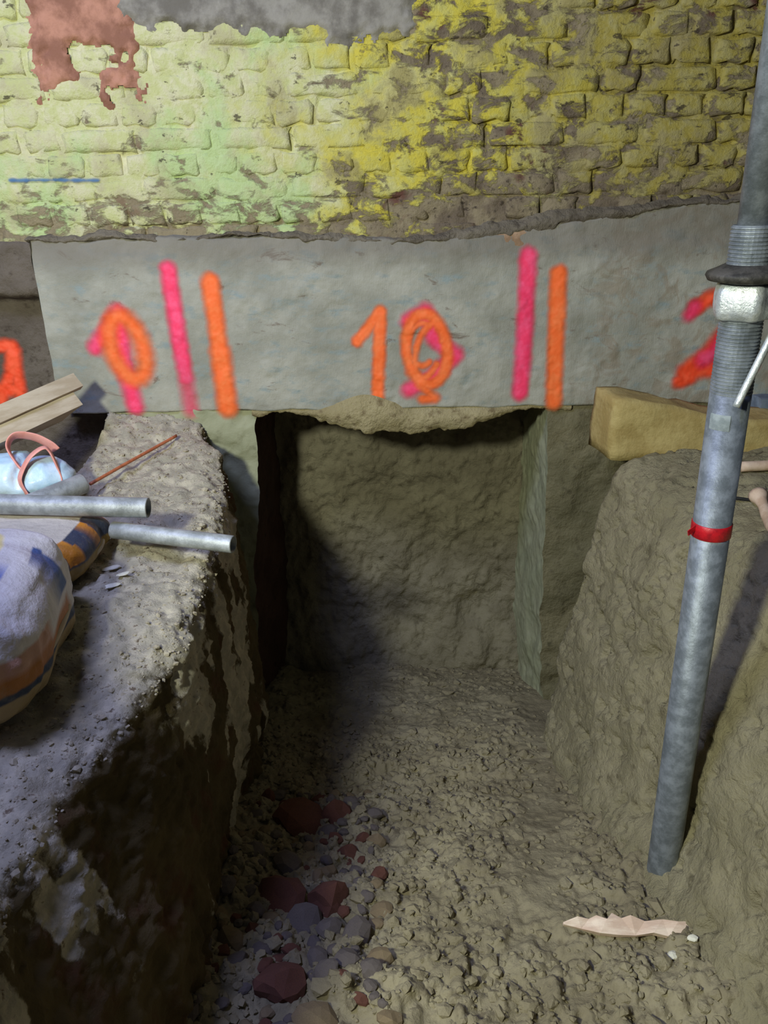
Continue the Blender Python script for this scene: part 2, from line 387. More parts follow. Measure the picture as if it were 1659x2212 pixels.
# ---------------- darker, set-back wall at the far left
def old_y(P):
    st = sm(1.385, 1.41, P[..., 2] + .02 * fbm(P, 14, 4, off=6))
    return WY + .075 - .058 * st + .006 * fbm(P, 9, 5) + .004 * fbm(P, 40, 3) + .012 * st * fbm(P, 16, 4, off=3)
Xg, Zg = np.meshgrid(np.arange(-1.75, -.66, .008), np.arange(.55, 2.26, .008), indexing='ij')
P = np.stack([Xg, np.full_like(Xg, WY), Zg], -1); P[..., 1] = old_y(P) + .05 * sm(1.54, 1.58, Zg)
old = tag(grid_obj('wall_left', P, M['dark_wall']), 'dark older concrete set back beside the left end of the band', 'wall', kind='structure')

# ---------------- spray paint, thin films that follow the concrete
def stroke_alpha(X, Z, pts, w, soft, wob=0.0):
    pts = np.array(pts); d = np.full(X.shape, 9.0)
    for (ax, az), (bx, bz) in zip(pts[:-1], pts[1:]):
        vx, vz = bx - ax, bz - az; L2 = vx * vx + vz * vz + 1e-12
        t = np.clip(((X - ax) * vx + (Z - az) * vz) / L2, 0, 1)
        d = np.minimum(d, np.hypot(X - ax - t * vx, Z - az - t * vz))
    if wob: d = d + wob * fbm(np.stack([X, X * 0, Z], -1), 60, 3)
    return sm(w / 2 + soft, w / 2 - soft, d)
def spray_mat(name, c1, c2):
    t = NT(name); col = t.mix(t.sm(0.4, 0.65, t.noise(25, 5)), c1, c2)
    t.done(col, 0.6, 0, 0.3)
    tr = t.n.new('ShaderNodeBsdfTransparent'); mx = t.n.new('ShaderNodeMixShader')
    a = t.math('MULTIPLY', t.attr('cover'), t.sm(0.28, 0.42, t.math('ADD', t.noise(55, 5, 0.6), t.math('MULTIPLY', t.attr('cover'), 0.22))))
    t.t.links.new(a, mx.inputs[0]); t.t.links.new(tr.outputs[0], mx.inputs[1]); t.t.links.new(t.b.outputs[0], mx.inputs[2])
    t.t.links.new(mx.outputs[0], t.n['Material Output'].inputs[0]); return t.m
M['sp_or'] = spray_mat('orange_spray', srgb(255, 112, 50), srgb(255, 126, 66))
M['sp_red'] = spray_mat('red_orange_spray', srgb(250, 78, 40), srgb(255, 96, 58))
M['sp_pk'] = spray_mat('pink_spray', srgb(252, 62, 104), srgb(255, 84, 126))
def spray(name, m, strokes, lift, label, parent=None, yfn=None, op=None):
    """strokes: list of (points, width, softness, opacity)"""
    allp = np.array([p for s in strokes for p in s[0]]); pad = max(s[1] / 2 + s[2] for s in strokes) + .006
    (x0, z0), (x1, z1) = allp.min(0) - pad, allp.max(0) + pad
    X, Z = np.meshgrid(np.arange(x0, x1, .003), np.arange(z0, z1, .003), indexing='ij')
    A = np.zeros_like(X)
    for pts, w, soft, o in strokes: A = np.maximum(A, o * stroke_alpha(X, Z, pts, w, soft * 1.35, .0035))
    if op is not None: A = A * op(X, Z)
    P = np.stack([X, np.full_like(X, WY), Z], -1); P[..., 1] = (yfn or band_y)(P) - lift
    k = A > .04; keep = k[:-1, :-1] | k[1:, :-1] | k[1:, 1:] | k[:-1, 1:]
    o = grid_obj(name, P, m, keep, parent=parent or band, attrs={'cover': A})
    o['label'] = label; return o

def ellipse(cx, cz, rx, rz, a0=0, a1=360, n=40, tilt=0.0):
    return [(cx + rx * math.cos(math.radians(a)) + tilt * rz * math.sin(math.radians(a)), cz + rz * math.sin(math.radians(a))) for a in np.linspace(a0, a1, n)]
spray('spray_numeral', M['sp_pk'], [([(-.812, 1.266), (-.735, 1.362)], .040, .012, .95), ([(-.735, 1.36), (-.740, 1.23), (-.724, 1.092)], .044, .014, 1.0)], .0009, 'blurred pink number 1')
spray('spray_numeral', M['sp_or'], [(ellipse(-.722, 1.262, .046, .088, tilt=-.12), .044, .016, .95)], .0020, 'orange number 0 over a pink number')
spray('spray_stripe', M['sp_pk'], [([(-.579, 1.475), (-.572, 1.275), (-.566, 1.17)], .042, .010, 1), ([(-.566, 1.18), (-.562, 1.078)], .040, .013, .72)], .0009, 'pink vertical stripe', op=lambda X, Z: 1 - .25 * sm(1.25, 1.15, Z))
spray('spray_stripe', M['sp_or'], [([(-.468, 1.441), (-.460, 1.247)], .045, .010, 1), ([(-.460, 1.25), (-.455, 1.083)], .054, .012, 1)], .0009, 'orange vertical stripe')
spray('spray_numeral', M['sp_or'], [([(-.067, 1.270), (-.006, 1.345)], .030, .007, 1), ([(-.001, 1.352), (-.006, 1.239), (-.014, 1.082)], .034, .007, 1)], .0009, 'orange number 1')
spray('spray_numeral', M['sp_pk'], [([(.080, 1.325), (.125, 1.350), (.150, 1.275), (.212, 1.228), (.142, 1.160), (.080, 1.127)], .042, .012, .95)], .0009, 'pink smear under a number 0')
spray('spray_numeral', M['sp_or'], [(ellipse(.130, 1.243, .058, .100, tilt=-.1), .030, .008, 1), (ellipse(.134, 1.240, .036, .078, 20, 330, tilt=.2), .018, .006, .95),
      (ellipse(.118, 1.258, .040, .060, 60, 300), .016, .005, .9), ([(.085, 1.18), (.12, 1.135), (.155, 1.10), (.12, 1.10)], .026, .009, .95)], .0020, 'orange scribbled number 0')
spray('spray_stripe', M['sp_pk'], [([(.405, 1.495), (.407, 1.284), (.403, 1.113)], .043, .010, 1)], .0035, 'pink vertical stripe reaching up to the plaster smear')
spray('spray_stripe', M['sp_or'], [([(.492, 1.445), (.497, 1.257), (.503, 1.084)], .044, .009, 1)], .0009, 'orange vertical stripe beside the pink one')
spray('spray_numeral', M['sp_red'], [([(.885, 1.348), (.915, 1.372), (.955, 1.376), (.990, 1.350), (.992, 1.29)], .040, .010, 1),
      ([(.992, 1.29), (.945, 1.222), (.880, 1.165)], .048, .014, 1), ([(.880, 1.160), (.930, 1.175), (1.02, 1.180)], .052, .012, 1), ([(.866, 1.138), (.895, 1.150)], .040, .010, 1)], .0009, 'orange number 2')
spray('spray_numeral', M['sp_pk'], [([(.868, 1.328), (.880, 1.350)], .032, .012, .9), ([(.985, 1.275), (.955, 1.220), (.925, 1.200)], .040, .014, .9), ([(1.062, 1.170), (1.075, 1.180)], .026, .012, .8)], .0020, 'pink strokes on the orange number 2')
spray('spray_numeral', M['sp_red'], [([(-1.16, 1.263), (-1.085, 1.258), (-1.100, 1.180), (-1.15, 1.10)], .036, .010, 1), ([(-1.080, 1.245), (-1.090, 1.11)], .034, .010, 1), ([(-1.14, 1.13), (-1.09, 1.13)], .04, .01, 1)], .0012,
      'dark orange spray mark', parent=old, yfn=old_y)

M['sp_bl'] = spray_mat('blue_chalk', srgb(66, 108, 150), srgb(84, 126, 164))
spray('chalk_line', M['sp_bl'], [([(-.975, 1.705), (-.86, 1.704), (-.74, 1.701)], .006, .003, .9)], .0, 'thin blue chalk line', parent=wall, yfn=lambda P: WY + .0225 + 0 * P[..., 0])

# ---------------- excavated ground
def lut(xs, ys): return lambda t: np.interp(t, xs, ys)
fz = lut([0.0, .9, 1.2, 1.7, 2.2, 2.62, 2.8], [.46, .37, .29, .11, 0.0, -.11, -.13])
def floor_h(X, Y):
    Q = np.stack([X, Y, X * 0], -1)
    smooth_path = np.exp(-((X - .32 - .25 * (Y - 1.2)) / .10) ** 2) * sm(.95, 1.2, Y)   # trodden smoother tongue
    n = .030 * fbm(Q, 3.2, 4) + (1 - .8 * smooth_path) * (1 - .55 * sm(1.75, 2.0, Y)) * (.024 * fbm(Q, 12, 5, off=3) + .016 * sm(-.1, .35, fbm(Q, 24, 4, off=13)) + .008 * sm(0, .3, fbm(Q, 52, 3, off=23)) + .006 * (.5 - worley(Q, 40, 9.0)))
    return fz(Y) + n + .02 * sm(.35, .6, X) * sm(2.1, 1.9, Y) + .04 * sm(-.25, -.42, X)
xs = np.arange(-.56, .86, .0045); ys = np.arange(.15, 2.70, .0045)
X, Y = np.meshgrid(xs, ys, indexing='ij'); H = floor_h(X, Y)
P = np.stack([X, Y, H], -1)
tag(grid_obj('floor', P, M['floor']), 'trampled olive clay at the bottom of the trench', 'ground', kind='structure')
def ground_at(x, y):
    i = min(max(int(round((x - xs[0]) / .0045)), 0), len(xs) - 1); j = min(max(int(round((y - ys[0]) / .0045)), 0), len(ys) - 1)
    return float(H[i, j])

# right bank
ysb = np.arange(.15, 2.215, .006); nf, npl = 170, 110
xf = lut([0, 1.0, 1.5, 1.96, 2.02, 2.10, 2.2], [.66, .62, .565, .515, .58, .72, .80])
xt = lut([0, 1.2, 1.5, 1.96, 2.02, 2.10, 2.2], [.98, .86, .79, .655, .70, .80, .88])
zt = lut([0, 1.2, 2.0, 2.2], [1.02, .99, .975, .985])
Yg, S = np.meshgrid(ysb, np.linspace(0, 1, nf + npl), indexing='ij')
a = np.clip(S / .6, 0, 1); b = np.clip((S - .6) / .4, 0, 1)
zb = fz(Yg) - .05
g = .10 * a + .90 * a ** 2.6 - .32 * (1 - sm(0, .30, a)) * sm(2.05, 1.9, Yg)
ztt = zt(Yg)
zz = zb + (ztt - zb) * (1 - (1 - a) ** 1.12)
P = np.stack([xf(Yg) + (xt(Yg) - xf(Yg)) * g + b * 1.0, Yg, zz + .05 * np.sin(b * 2.2)], -1)
for _ in range(2):
    Pp_ = np.pad(P, ((0, 0), (7, 7), (0, 0)), mode='edge'); P = sum(Pp_[:, i:i + P.shape[1]] for i in range(15)) / 15
N = normals(P, True)
d = .030 * fbm(P, 5, 4) + .010 * fbm(P, 16, 4, off=5) - .022 * sm(.22, .5, fbm(P, 17, 4, off=31)) - .010 * sm(.2, .45, fbm(P, 45, 3, off=8)) + .003 * fbm(P, 70, 3)
P = P + N * d[..., None]
PR = P
tag(grid_obj('wall_right', P, M['bank_r'], flip=True), 'sloping olive clay bank on the right behind the steel prop', 'bank', kind='structure')
def bank_top(PB, x, y):
    q = PB.reshape(-1, 3); k = np.argsort((q[:, 0] - x) ** 2 + (q[:, 1] - y) ** 2)[:12]; return float(q[k, 2].max())

# left bank
xe = lut([0, .5, .72, .9, 1.0, 1.2, 1.5, 1.9, 2.05, 2.10, 2.16, 2.2], [-.46, -.46, -.50, -.47, -.425, -.375, -.375, -.42, -.455, -.485, -.515, -.53])
xb = lut([0, .84, 1.22, 1.5, 2.03, 2.08, 2.16], [-.30, -.335, -.385, -.395, -.40, -.46, -.56])
zl = lut([0, .72, .9, 1.2, 1.9, 2.1, 2.2], [.86, .88, .90, .945, .97, 1.01, 1.06])
npl, nf = 150, 150
Yg, S = np.meshgrid(np.arange(.10, 2.215, .006), np.linspace(0, 1, npl + nf), indexing='ij')
a = np.clip(S / .5, 0, 1); b = np.clip((S - .5) / .5, 0, 1)
zb = fz(Yg) - .06
x0 = np.full_like(Yg, -1.75)
bul = .05 * np.sin(b * math.pi) * sm(2.1, 1.9, Yg)
rr_ = .045                                      # radius of the rounded arris
P = np.stack([x0 + (xe(Yg) - x0) * a ** .75 + (xb(Yg) - xe(Yg)) * b + bul * .6, Yg, zl(Yg) + .02 * (1 - a) + (zb - zl(Yg)) * b], -1)
k_ = np.ones(15) / 15
for _ in range(2):
    Pp_ = np.pad(P, ((0, 0), (7, 7), (0, 0)), mode='edge'); P = sum(Pp_[:, i:i + P.shape[1]] for i in range(15)) / 15
N = normals(P, True)
arris = np.exp(-((S - .5) / .035) ** 2)
d = .022 * fbm(P, 4, 4) + .012 * fbm(P, 15, 5, off=5) + .008 * (.5 - worley(P, 34)) * (1 - .8 * b) + .004 * fbm(P, 70, 3) + (1 - b) * (.008 * fbm(P, 30, 4, off=44, stretch=(1, .6, 1)) + .007 * sm(.05, .35, fbm(P, 38, 3, off=90)))
flute = fbm(P, 14, 4, off=12, stretch=(.3, 1, .22))
P[..., 2] -= .22 * sm(-.80, -.88, P[..., 0]) * sm(1.90, 2.05, Yg)
d = d + b * (.026 * flute + .024 * sm(.0, .35, fbm(P, 8, 4, off=60 * 1.0)) + .012 * fbm(P, 24, 4, off=71))
P = P + N * d[..., None]
drip = fbm(P, 11, 4, off=12, stretch=(.3, 1, .25)); blot = fbm(P, 6.5, 5, off=60)
wv = sm(.44, .56, S + .10 * blot + .06 * drip)
slurry = (1 - wv) * (.74 + .35 * blot) + wv * (.56 - .38 * b + 1.25 * drip + 1.1 * blot) 
slurry = slurry * sm(1.98, 1.80, Yg) + .72 * sm(1.80, 1.98, Yg) * (b <= 0.02)
PL = P
tag(grid_obj('wall_bank', P, M['bank_l'], flip=True, attrs={'slurry': slurry}), 'dark earth bank on the left splashed with grey slurry', 'bank', kind='structure')

# pit face under the band and the recess
hl = lut([-.2, 0, 1.06, 1.2], [-.47, -.455, -.372, -.365]); hr = lut([-.2, 0, 1.06, 1.2], [.548, .540, .492, .488])
zr = np.arange(-.16, 1.088, .007)
def pit_face(name, x_far, edge, m, label, n=70):
    Zg, T = np.meshgrid(zr, np.linspace(0, 1, n), indexing='ij')
    e = edge(Zg); P = np.stack([x_far + (e - x_far) * T, np.full_like(T, WY + .012), Zg], -1)
    return tag(grid_obj(name, vdisp(P, .022, 9), m), label, 'earth face', kind='structure')
pit_face('wall_pit_left', -.80, hl, M['jamb'], 'pale green clay face left of the dark recess')
pit_face('wall_pit_right', 1.72, hr, M['pit'], 'darker olive clay face right of the recess under the timber', 130)
def jamb(name, edge, back, m, label):
    Zg, T = np.meshgrid(zr, np.linspace(0, 1, 60), indexing='ij')
    e = edge(Zg); P = np.stack([e + (back - e) * T, WY + .012 + (.42) * T, Zg], -1)
    return tag(grid_obj(name, vdisp(P, .022, 9), m), label, 'earth face', kind='structure')
jamb('wall_recess_left', hl, -.375, M['soffit'], 'shadowed left side of the recess')  # the dark material puts this side's shade into its colour
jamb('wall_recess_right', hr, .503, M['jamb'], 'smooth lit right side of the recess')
Xg, Zg = np.meshgrid(np.arange(-.44, .57, .005), zr, indexing='ij')
P = np.stack([Xg, np.full_like(Xg, WY + .425), Zg], -1); P = vdisp(P, .03, 5)
P[..., 1] += .016 * fbm(P, 16, 5, off=3, stretch=(1, 1, .5)) + .012 * (worley(P, 24) - .5) + .006 * fbm(P, 50, 3) - .08 * sm(.16, -.1, Zg)
tag(grid_obj('wall_recess_back', P, M['recess']), 'pick-marked clay at the back of the recess', 'earth face', kind='structure')
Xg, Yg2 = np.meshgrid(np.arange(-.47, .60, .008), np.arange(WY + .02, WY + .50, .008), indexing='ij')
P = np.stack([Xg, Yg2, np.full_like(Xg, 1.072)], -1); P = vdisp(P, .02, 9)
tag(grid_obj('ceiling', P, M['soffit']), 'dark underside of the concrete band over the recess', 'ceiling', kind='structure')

# ================================================================== OBJECTS
def tube_bm(bm, p0, p1, r0, r1=None, seg=24, caps=True, rings=1):
    p0, p1 = Vector(p0), Vector(p1); ax = (p1 - p0).normalized(); q = ax.to_track_quat('Z', 'Y'); r1 = r0 if r1 is None else r1
    R = []
    for k in range(rings + 1):
        t = k / rings; c = p0.lerp(p1, t); r = r0 + (r1 - r0) * t
        R.append([bm.verts.new(c + q @ Vector((r * math.cos(2 * math.pi * i / seg), r * math.sin(2 * math.pi * i / seg), 0))) for i in range(seg)])
    for k in range(rings):
        for i in range(seg): bm.faces.new((R[k][i], R[k][(i + 1) % seg], R[k + 1][(i + 1) % seg], R[k + 1][i]))
    if caps: bm.faces.new(R[0][::-1]); bm.faces.new(R[-1])
    return R
def lathe_along(name, p0, p1, prof, m, parent, seg=32, lobes=0, lobe_amp=0.0, smooth=True):
    """prof: list of (t along the axis in metres, radius)"""
    p0, p1 = Vector(p0), Vector(p1); ax = (p1 - p0).normalized(); q = ax.to_track_quat('Z', 'Y'); bm = bmesh.new(); R = []
    for t, r in prof:
        R.append([bm.verts.new(p0 + ax * t + q @ Vector(((r + lobe_amp * max(0, math.cos(lobes * 2 * math.pi * i / seg))) * math.cos(2 * math.pi * i / seg), (r + lobe_amp * max(0, math.cos(lobes * 2 * math.pi * i / seg))) * math.sin(2 * math.pi * i / seg), 0))) for i in range(seg)])
    for k in range(len(R) - 1):
        for i in range(seg): bm.faces.new((R[k][i], R[k][(i + 1) % seg], R[k + 1][(i + 1) % seg], R[k + 1][i]))
    bm.faces.new(R[0][::-1]); bm.faces.new(R[-1])
    return bm_obj(name, bm, m, parent, smooth)
def sweep(name, pts, r, m, parent=None, seg=10, flat=1.0):
    """tube along a polyline; flat<1 squashes it to a ribbon"""
    pts = [Vector(p) for p in pts]; bm = bmesh.new(); R = []; prev = None
    for i, p in enumerate(pts):
        t = (pts[min(i + 1, len(pts) - 1)] - pts[max(i - 1, 0)]).normalized()
        n = t.orthogonal().normalized() if prev is None else (prev - t * prev.dot(t)).normalized(); prev = n; b = t.cross(n)
        rr = r[i] if hasattr(r, '__len__') else r
        R.append([bm.verts.new(p + n * (rr * flat * math.cos(2 * math.pi * k / seg)) + b * (rr * math.sin(2 * math.pi * k / seg))) for k in range(seg)])
    for i in range(len(R) - 1):
        for k in range(seg): bm.faces.new((R[i][k], R[i][(k + 1) % seg], R[i + 1][(k + 1) % seg], R[i + 1][k]))
    bm.faces.new(R[0][::-1]); bm.faces.new(R[-1])
    return bm_obj(name, bm, m, parent, True)
def spline(pts, n=40):
    P = np.array(pts, float); Pp = np.vstack([2 * P[0] - P[1], P, 2 * P[-1] - P[-2]]); out = []
    for i in range(1, len(Pp) - 2):
        for t in np.linspace(0, 1, max(2, n // (len(P) - 1)), endpoint=False):
            a, b, c, d = Pp[i - 1], Pp[i], Pp[i + 1], Pp[i + 2]
            out.append(.5 * ((2 * b) + (-a + c) * t + (2 * a - 5 * b + 4 * c - d) * t * t + (-a + 3 * b - 3 * c + d) * t ** 3))
    out.append(P[-1]); return [tuple(o) for o in out]
def rough_box(name, size, m, seed, amp=.003, sub=(8, 3, 3), warp=None, parent=None, cut=None):
    """bevelled, slightly uneven box centred on x and y, base at z=0"""
    bm = bmesh.new(); bmesh.ops.create_cube(bm, size=1.0)
    bmesh.ops.subdivide_edges(bm, edges=[e for e in bm.edges if abs((e.verts[0].co - e.verts[1].co).x) > .5], cuts=sub[0], use_grid_fill=True)
    bmesh.ops.subdivide_edges(bm, edges=[e for e in bm.edges if abs((e.verts[0].co - e.verts[1].co).z) > .5], cuts=sub[2], use_grid_fill=True)
    bmesh.ops.subdivide_edges(bm, edges=[e for e in bm.edges if abs((e.verts[0].co - e.verts[1].co).y) > .5], cuts=sub[1], use_grid_fill=True)
    co = np.array([v.co[:] for v in bm.verts]); co[:, 2] += .5; co *= np.array(size)
    if warp: co = warp(co)
    co = vdisp(co + seed * 3.7, amp, 14, 4) - seed * 3.7
    for v, c in zip(bm.verts, co): v.co = c
    return bm_obj(name, bm, m, parent, False)

# ---------------- adjustable steel prop
PB, PT = Vector((.584, 1.20, .285)), Vector((.545, 1.20, 1.90))
ax = (PT - PB).normalized()
def on_prop(z): return PB + ax * ((z - PB.z) / ax.z)
prop = tag(empty('steel_prop', PB), 'upright galvanised steel prop with threaded collar standing in the trench', 'prop')
inv = Matrix.Translation(-PB)
def keep_world(o, parent):
    o.parent = parent; o.matrix_parent_inverse = Matrix.Translation(-parent.location); return o
R0 = .0315
o = lathe_along('outer_tube', on_prop(.262), on_prop(1.40), [(0, .020), (.006, .027), (.02, R0 - .001), (.05, R0), (1.115, R0)], M['steel'], None); keep_world(o, prop)
# screw thread cut on the head of the outer tube
prof = []; t = 0.0; L = (on_prop(1.625) - on_prop(1.375)).length
while t < L: prof += [(t, R0 + .0006), (t + .0022, R0 + .0006), (t + .0034, R0 - .0014), (t + .0044, R0 - .0014)]; t += .0056
o = lathe_along('screw_thread', on_prop(1.375), on_prop(1.625), prof, M['steel'], None, smooth=False); keep_world(o, prop)
o = lathe_along('inner_tube', on_prop(1.60), on_prop(2.6), [(0, .0245), (1.0, .0245)], M['steel'], None); keep_world(o, prop)
o = lathe_along('collar_washer', on_prop(1.545), on_prop(1.6), [(0, .040), (.003, .056), (.010, .060), (.015, .058), (.020, .046), (.026, .034)], M['steel_dark'], None, 40); keep_world(o, prop)
o = lathe_along('collar_nut', on_prop(1.490), on_prop(1.56), [(0, .033), (.004, .040), (.018, .043), (.036, .043), (.050, .040), (.056, .034)], M['silver'], None, 40, lobes=5, lobe_amp=.006); keep_world(o, prop)
h0 = on_prop(1.512) + Vector((.038, -.018, 0)); 
o = sweep('collar_handle', spline([h0 + Vector((-.012, .01, .012)), h0 + Vector((.006, -.006, .002)), h0 + Vector((.001, -.014, -.03)), h0 + Vector((-.030, -.022, -.115)), h0 + Vector((-.042, -.024, -.150))], 24), .0058, M['silver'], None, 12); keep_world(o, prop)
o = lathe_along('red_tape', on_prop(1.122), on_prop(1.2), [(0, R0 + .0004), (.001, R0 + .0016), (.024, R0 + .0018), (.026, R0 + .0004)], M['redtape'], None); keep_world(o, prop)
tq = on_prop(1.132)
o = rough_box('tape_tail', (.022, .0016, .010), M['redtape'], 3, .002, (3, 1, 1)); o.location = tq + Vector((-.036, -.012, .001)); o.rotation_euler = (0, -.35, .5); keep_world(o, prop)
o = lathe_along('mortar_splash', on_prop(1.318), on_prop(1.4), [(0, R0 + .0002), (.003, R0 + .0009), (.022, R0 + .0009), (.026, R0 + .0002)], M['steel'], None, 24)
bm = bmesh.new(); bm.from_mesh(o.data)
bmesh.ops.delete(bm, geom=[v for v in bm.verts if v.co.y > on_prop(1.33).y - .004 or v.co.x > on_prop(1.33).x - .004], context='VERTS'); bm.to_mesh(o.data); bm.free()
o.data.materials.clear(); o.data.materials.append(M['splash']); keep_world(o, prop)

# ---------------- timber baulk on the right bank
def baulk_warp(c):
    u = c[:, 0] / .80 + .5
    c[:, 2] *= (1.26 - .42 * sm(0, .45, u) - .10 * sm(.45, 1, u))
    c[:, 2] += .006 * np.sin(u * 9) * (c[:, 2] > .02)
    c[:, 0] += .025 * (.5 - c[:, 1] / .13) * (1 - u) ** 4
    return c
o = rough_box('timber_baulk', (.80, .13, .135), M['baulk'], 5, .012, (26, 6, 6), baulk_warp)
o.location = (1.00, 2.055, .972); o.rotation_euler = (0, 0, math.radians(-2))
for p in o.data.polygons: p.use_smooth = True
tag(o, 'clay-smeared yellow timber baulk lying on the right bank behind the steel prop', 'timber')

# ---------------- splinter and pebbles on the trench floor
def slab_outline(name, top, bot, thick, m):
    """ragged sliver: two outlines (x, y) joined, given a thickness"""
    bm = bmesh.new(); up = []; dn = []
    ring = top + bot[::-1]
    for k, (x, y) in enumerate(ring):
        up.append(bm.verts.new((x, y, thick * (1 + .4 * math.sin(k * 2.1))))); dn.append(bm.verts.new((x, y * 1.06, 0)))
    n = len(ring); bm.faces.new(up); bm.faces.new(dn[::-1])
    for k in range(n): bm.faces.new((up[k], dn[k], dn[(k + 1) % n], up[(k + 1) % n]))
    bmesh.ops.triangulate(bm, faces=[f for f in bm.faces if len(f.verts) > 4])
    return bm_obj(name, bm, m)
top = [(-.120, .002), (-.095, .012), (-.075, .010), (-.062, .016), (-.045, .009), (-.034, .022), (-.020, .012), (-.004, .017), (.02, .009), (.05, .012), (.075, .008), (.10, .011), (.122, .008)]
bot = [(-.120, -.002), (-.09, -.008), (-.06, -.016), (-.03, -.018), (.0, -.017), (.03, -.013), (.055, -.018), (.085, -.012), (.122, .002)]
o = slab_outline('wood_splinter', top, bot, .010, M['splinter']); o.scale = (1.12, 1, 1); o.location = (.466, 1.035, ground_at(.46, 1.035) + .012); o.rotation_euler = (math.radians(22), math.radians(0), math.radians(-3))
tag(o, 'pale split wood sliver lying on the clay in front of the prop', 'wood splinter')
def lump_mesh(name, seed, m, sub=2, amp=.28, flat=.75):
    bm = bmesh.new(); bmesh.ops.create_icosphere(bm, subdivisions=sub, radius=1.0); co = np.array([v.co[:] for v in bm.verts])
    r = np.random.default_rng(seed); n = r.normal(size=(7, 3)); n /= np.linalg.norm(n, axis=1)[:, None]; lim = r.uniform(.6, .92, 7)
    for k in range(7):
        dd = co @ n[k] - lim[k]; co -= np.outer(np.clip(dd, 0, None), n[k]) * .9
    co = co * (1 + amp * fbm(co + seed * 5.1, 1.3, 3))[:, None]; co[:, 2] *= flat
    for v, c in zip(bm.verts, co): v.co = c
    me = bpy.data.meshes.new(name); bm.to_mesh(me); bm.free(); me.materials.append(m); return me
for (x, y, s, lab) in ((.560, .990, .008, 'tiny white plaster chip beside the right end of the wood sliver'), (.525, .975, .010, 'pale plaster crumb below the wood sliver')):
    o = link('chip_or_glint', lump_mesh('chip_or_glint', int(s * 1e4), M['whitechip']), None); o.scale = (s * 1.3, s, s); o.location = (x, y, ground_at(x, y) + s * .4); tag(o, lab, 'plaster chip')

# rubble in the shaded strip of the trench
rm = {k: [lump_mesh('rubble_stone', 40 + 7 * i + j * 100, M[k]) for i in range(5)] for j, k in enumerate(('redbrick', 'greystone', 'tanstone'))}
info = {'redbrick': ('broken red brick lump in the shaded rubble beside the left bank', 'red brick rubble in the trench'), 'greystone': ('grey stone in the shaded rubble beside the left bank', 'grey stones in the trench rubble'), 'tanstone': ('tan clay lump in the shaded rubble beside the left bank', 'tan lumps in the trench rubble')}
rr = random.Random(21); placed = []
big = [(-.235, 1.50, .075, 'redbrick'), (-.14, 1.53, .05, 'redbrick'), (-.10, 1.36, .035, 'redbrick'), (-.24, 1.18, .055, 'redbrick'), (-.13, 1.16, .05, 'redbrick'), (-.18, 1.10, .04, 'greystone'), (-.07, 1.06, .035, 'greystone'), (-.20, .93, .05, 'redbrick'), (-.24, 1.30, .045, 'greystone'), (-.13, .86, .04, 'tanstone')]
for _ in range(900):
    if len(placed) >= 150: break
    y = rr.uniform(.72, 1.66); x = rr.uniform(-.36, -.02 + .05 * (1.2 - y)); s = rr.choice([.011, .014, .017, .022, .028]); k = rr.choice(['redbrick', 'greystone', 'greystone', 'tanstone'])
    if all((x - p[0]) ** 2 + (y - p[1]) ** 2 > (.8 * (s + p[2])) ** 2 for p in placed + big): placed.append((x, y, s, k))
own = ['largest red brick lump at the far end of the shaded rubble', 'second red brick lump right of the largest one at the far end of the rubble', None, 'big red brick lump midway along the shaded rubble', 'red brick lump touching the right side of the midway one', None, None, 'nearest big red brick lump at the bottom of the picture', None, 'tan clay lump at the bottom edge right of the nearest red brick']
for n_i, (x, y, s, k) in enumerate(big + placed):
    o = link('rubble_stone', rr.choice(rm[k]), None); o.location = (x, y, ground_at(x, y) + s * .12); o.scale = (s * rr.uniform(.8, 1.2), s * rr.uniform(.8, 1.2), s * rr.uniform(.7, 1.0)); o.rotation_euler = (rr.uniform(-.4, .4), rr.uniform(-.4, .4), rr.uniform(0, 6.28))
    tag(o, (own[n_i] if n_i < len(own) and own[n_i] else info[k][0]), 'stone', info[k][1])

# countless clay crumbs on the trench floor: one object
r = np.random.default_rng(5); bm = bmesh.new(); bmesh.ops.create_icosphere(bm, subdivisions=1, radius=1.0)
bv = np.array([v.co[:] for v in bm.verts]); bf = np.array([[v.index for v in f.verts] for f in bm.faces]); bm.free()
VV, FF = [], []; cnt = 0
for _ in range(7000):
    x = r.uniform(-.40, .74); y = r.uniform(.70, 2.0) if r.random() < .9 else r.uniform(2.0, 2.55)
    if r.random() < .85 * math.exp(-((x - .32 - .25 * (y - 1.2)) / .10) ** 2) and y > 1.0: continue
    if x > xf(y) + .06: continue
    s = min(.0025 + r.exponential(.0036), .018)
    c = bv * (1 + .75 * (r.random((len(bv), 1)) - .5)) * np.array([1, r.uniform(.7, 1.2), r.uniform(.5, .85)]) * s
    an = r.uniform(0, 6.28); ca, sa = math.cos(an), math.sin(an); c = c @ np.array([[ca, sa, 0], [-sa, ca, 0], [0, 0, 1]])
    VV.append(c + np.array([x, y, ground_at(x, y) + s * .05])); FF.append(bf + cnt); cnt += len(bv)
o = link('clay_crumbs', mesh_np('clay_crumbs', np.concatenate(VV), np.concatenate(FF), False), M['floor']); tag(o, 'loose clay crumbs strewn over the trench floor', 'soil', kind='stuff')

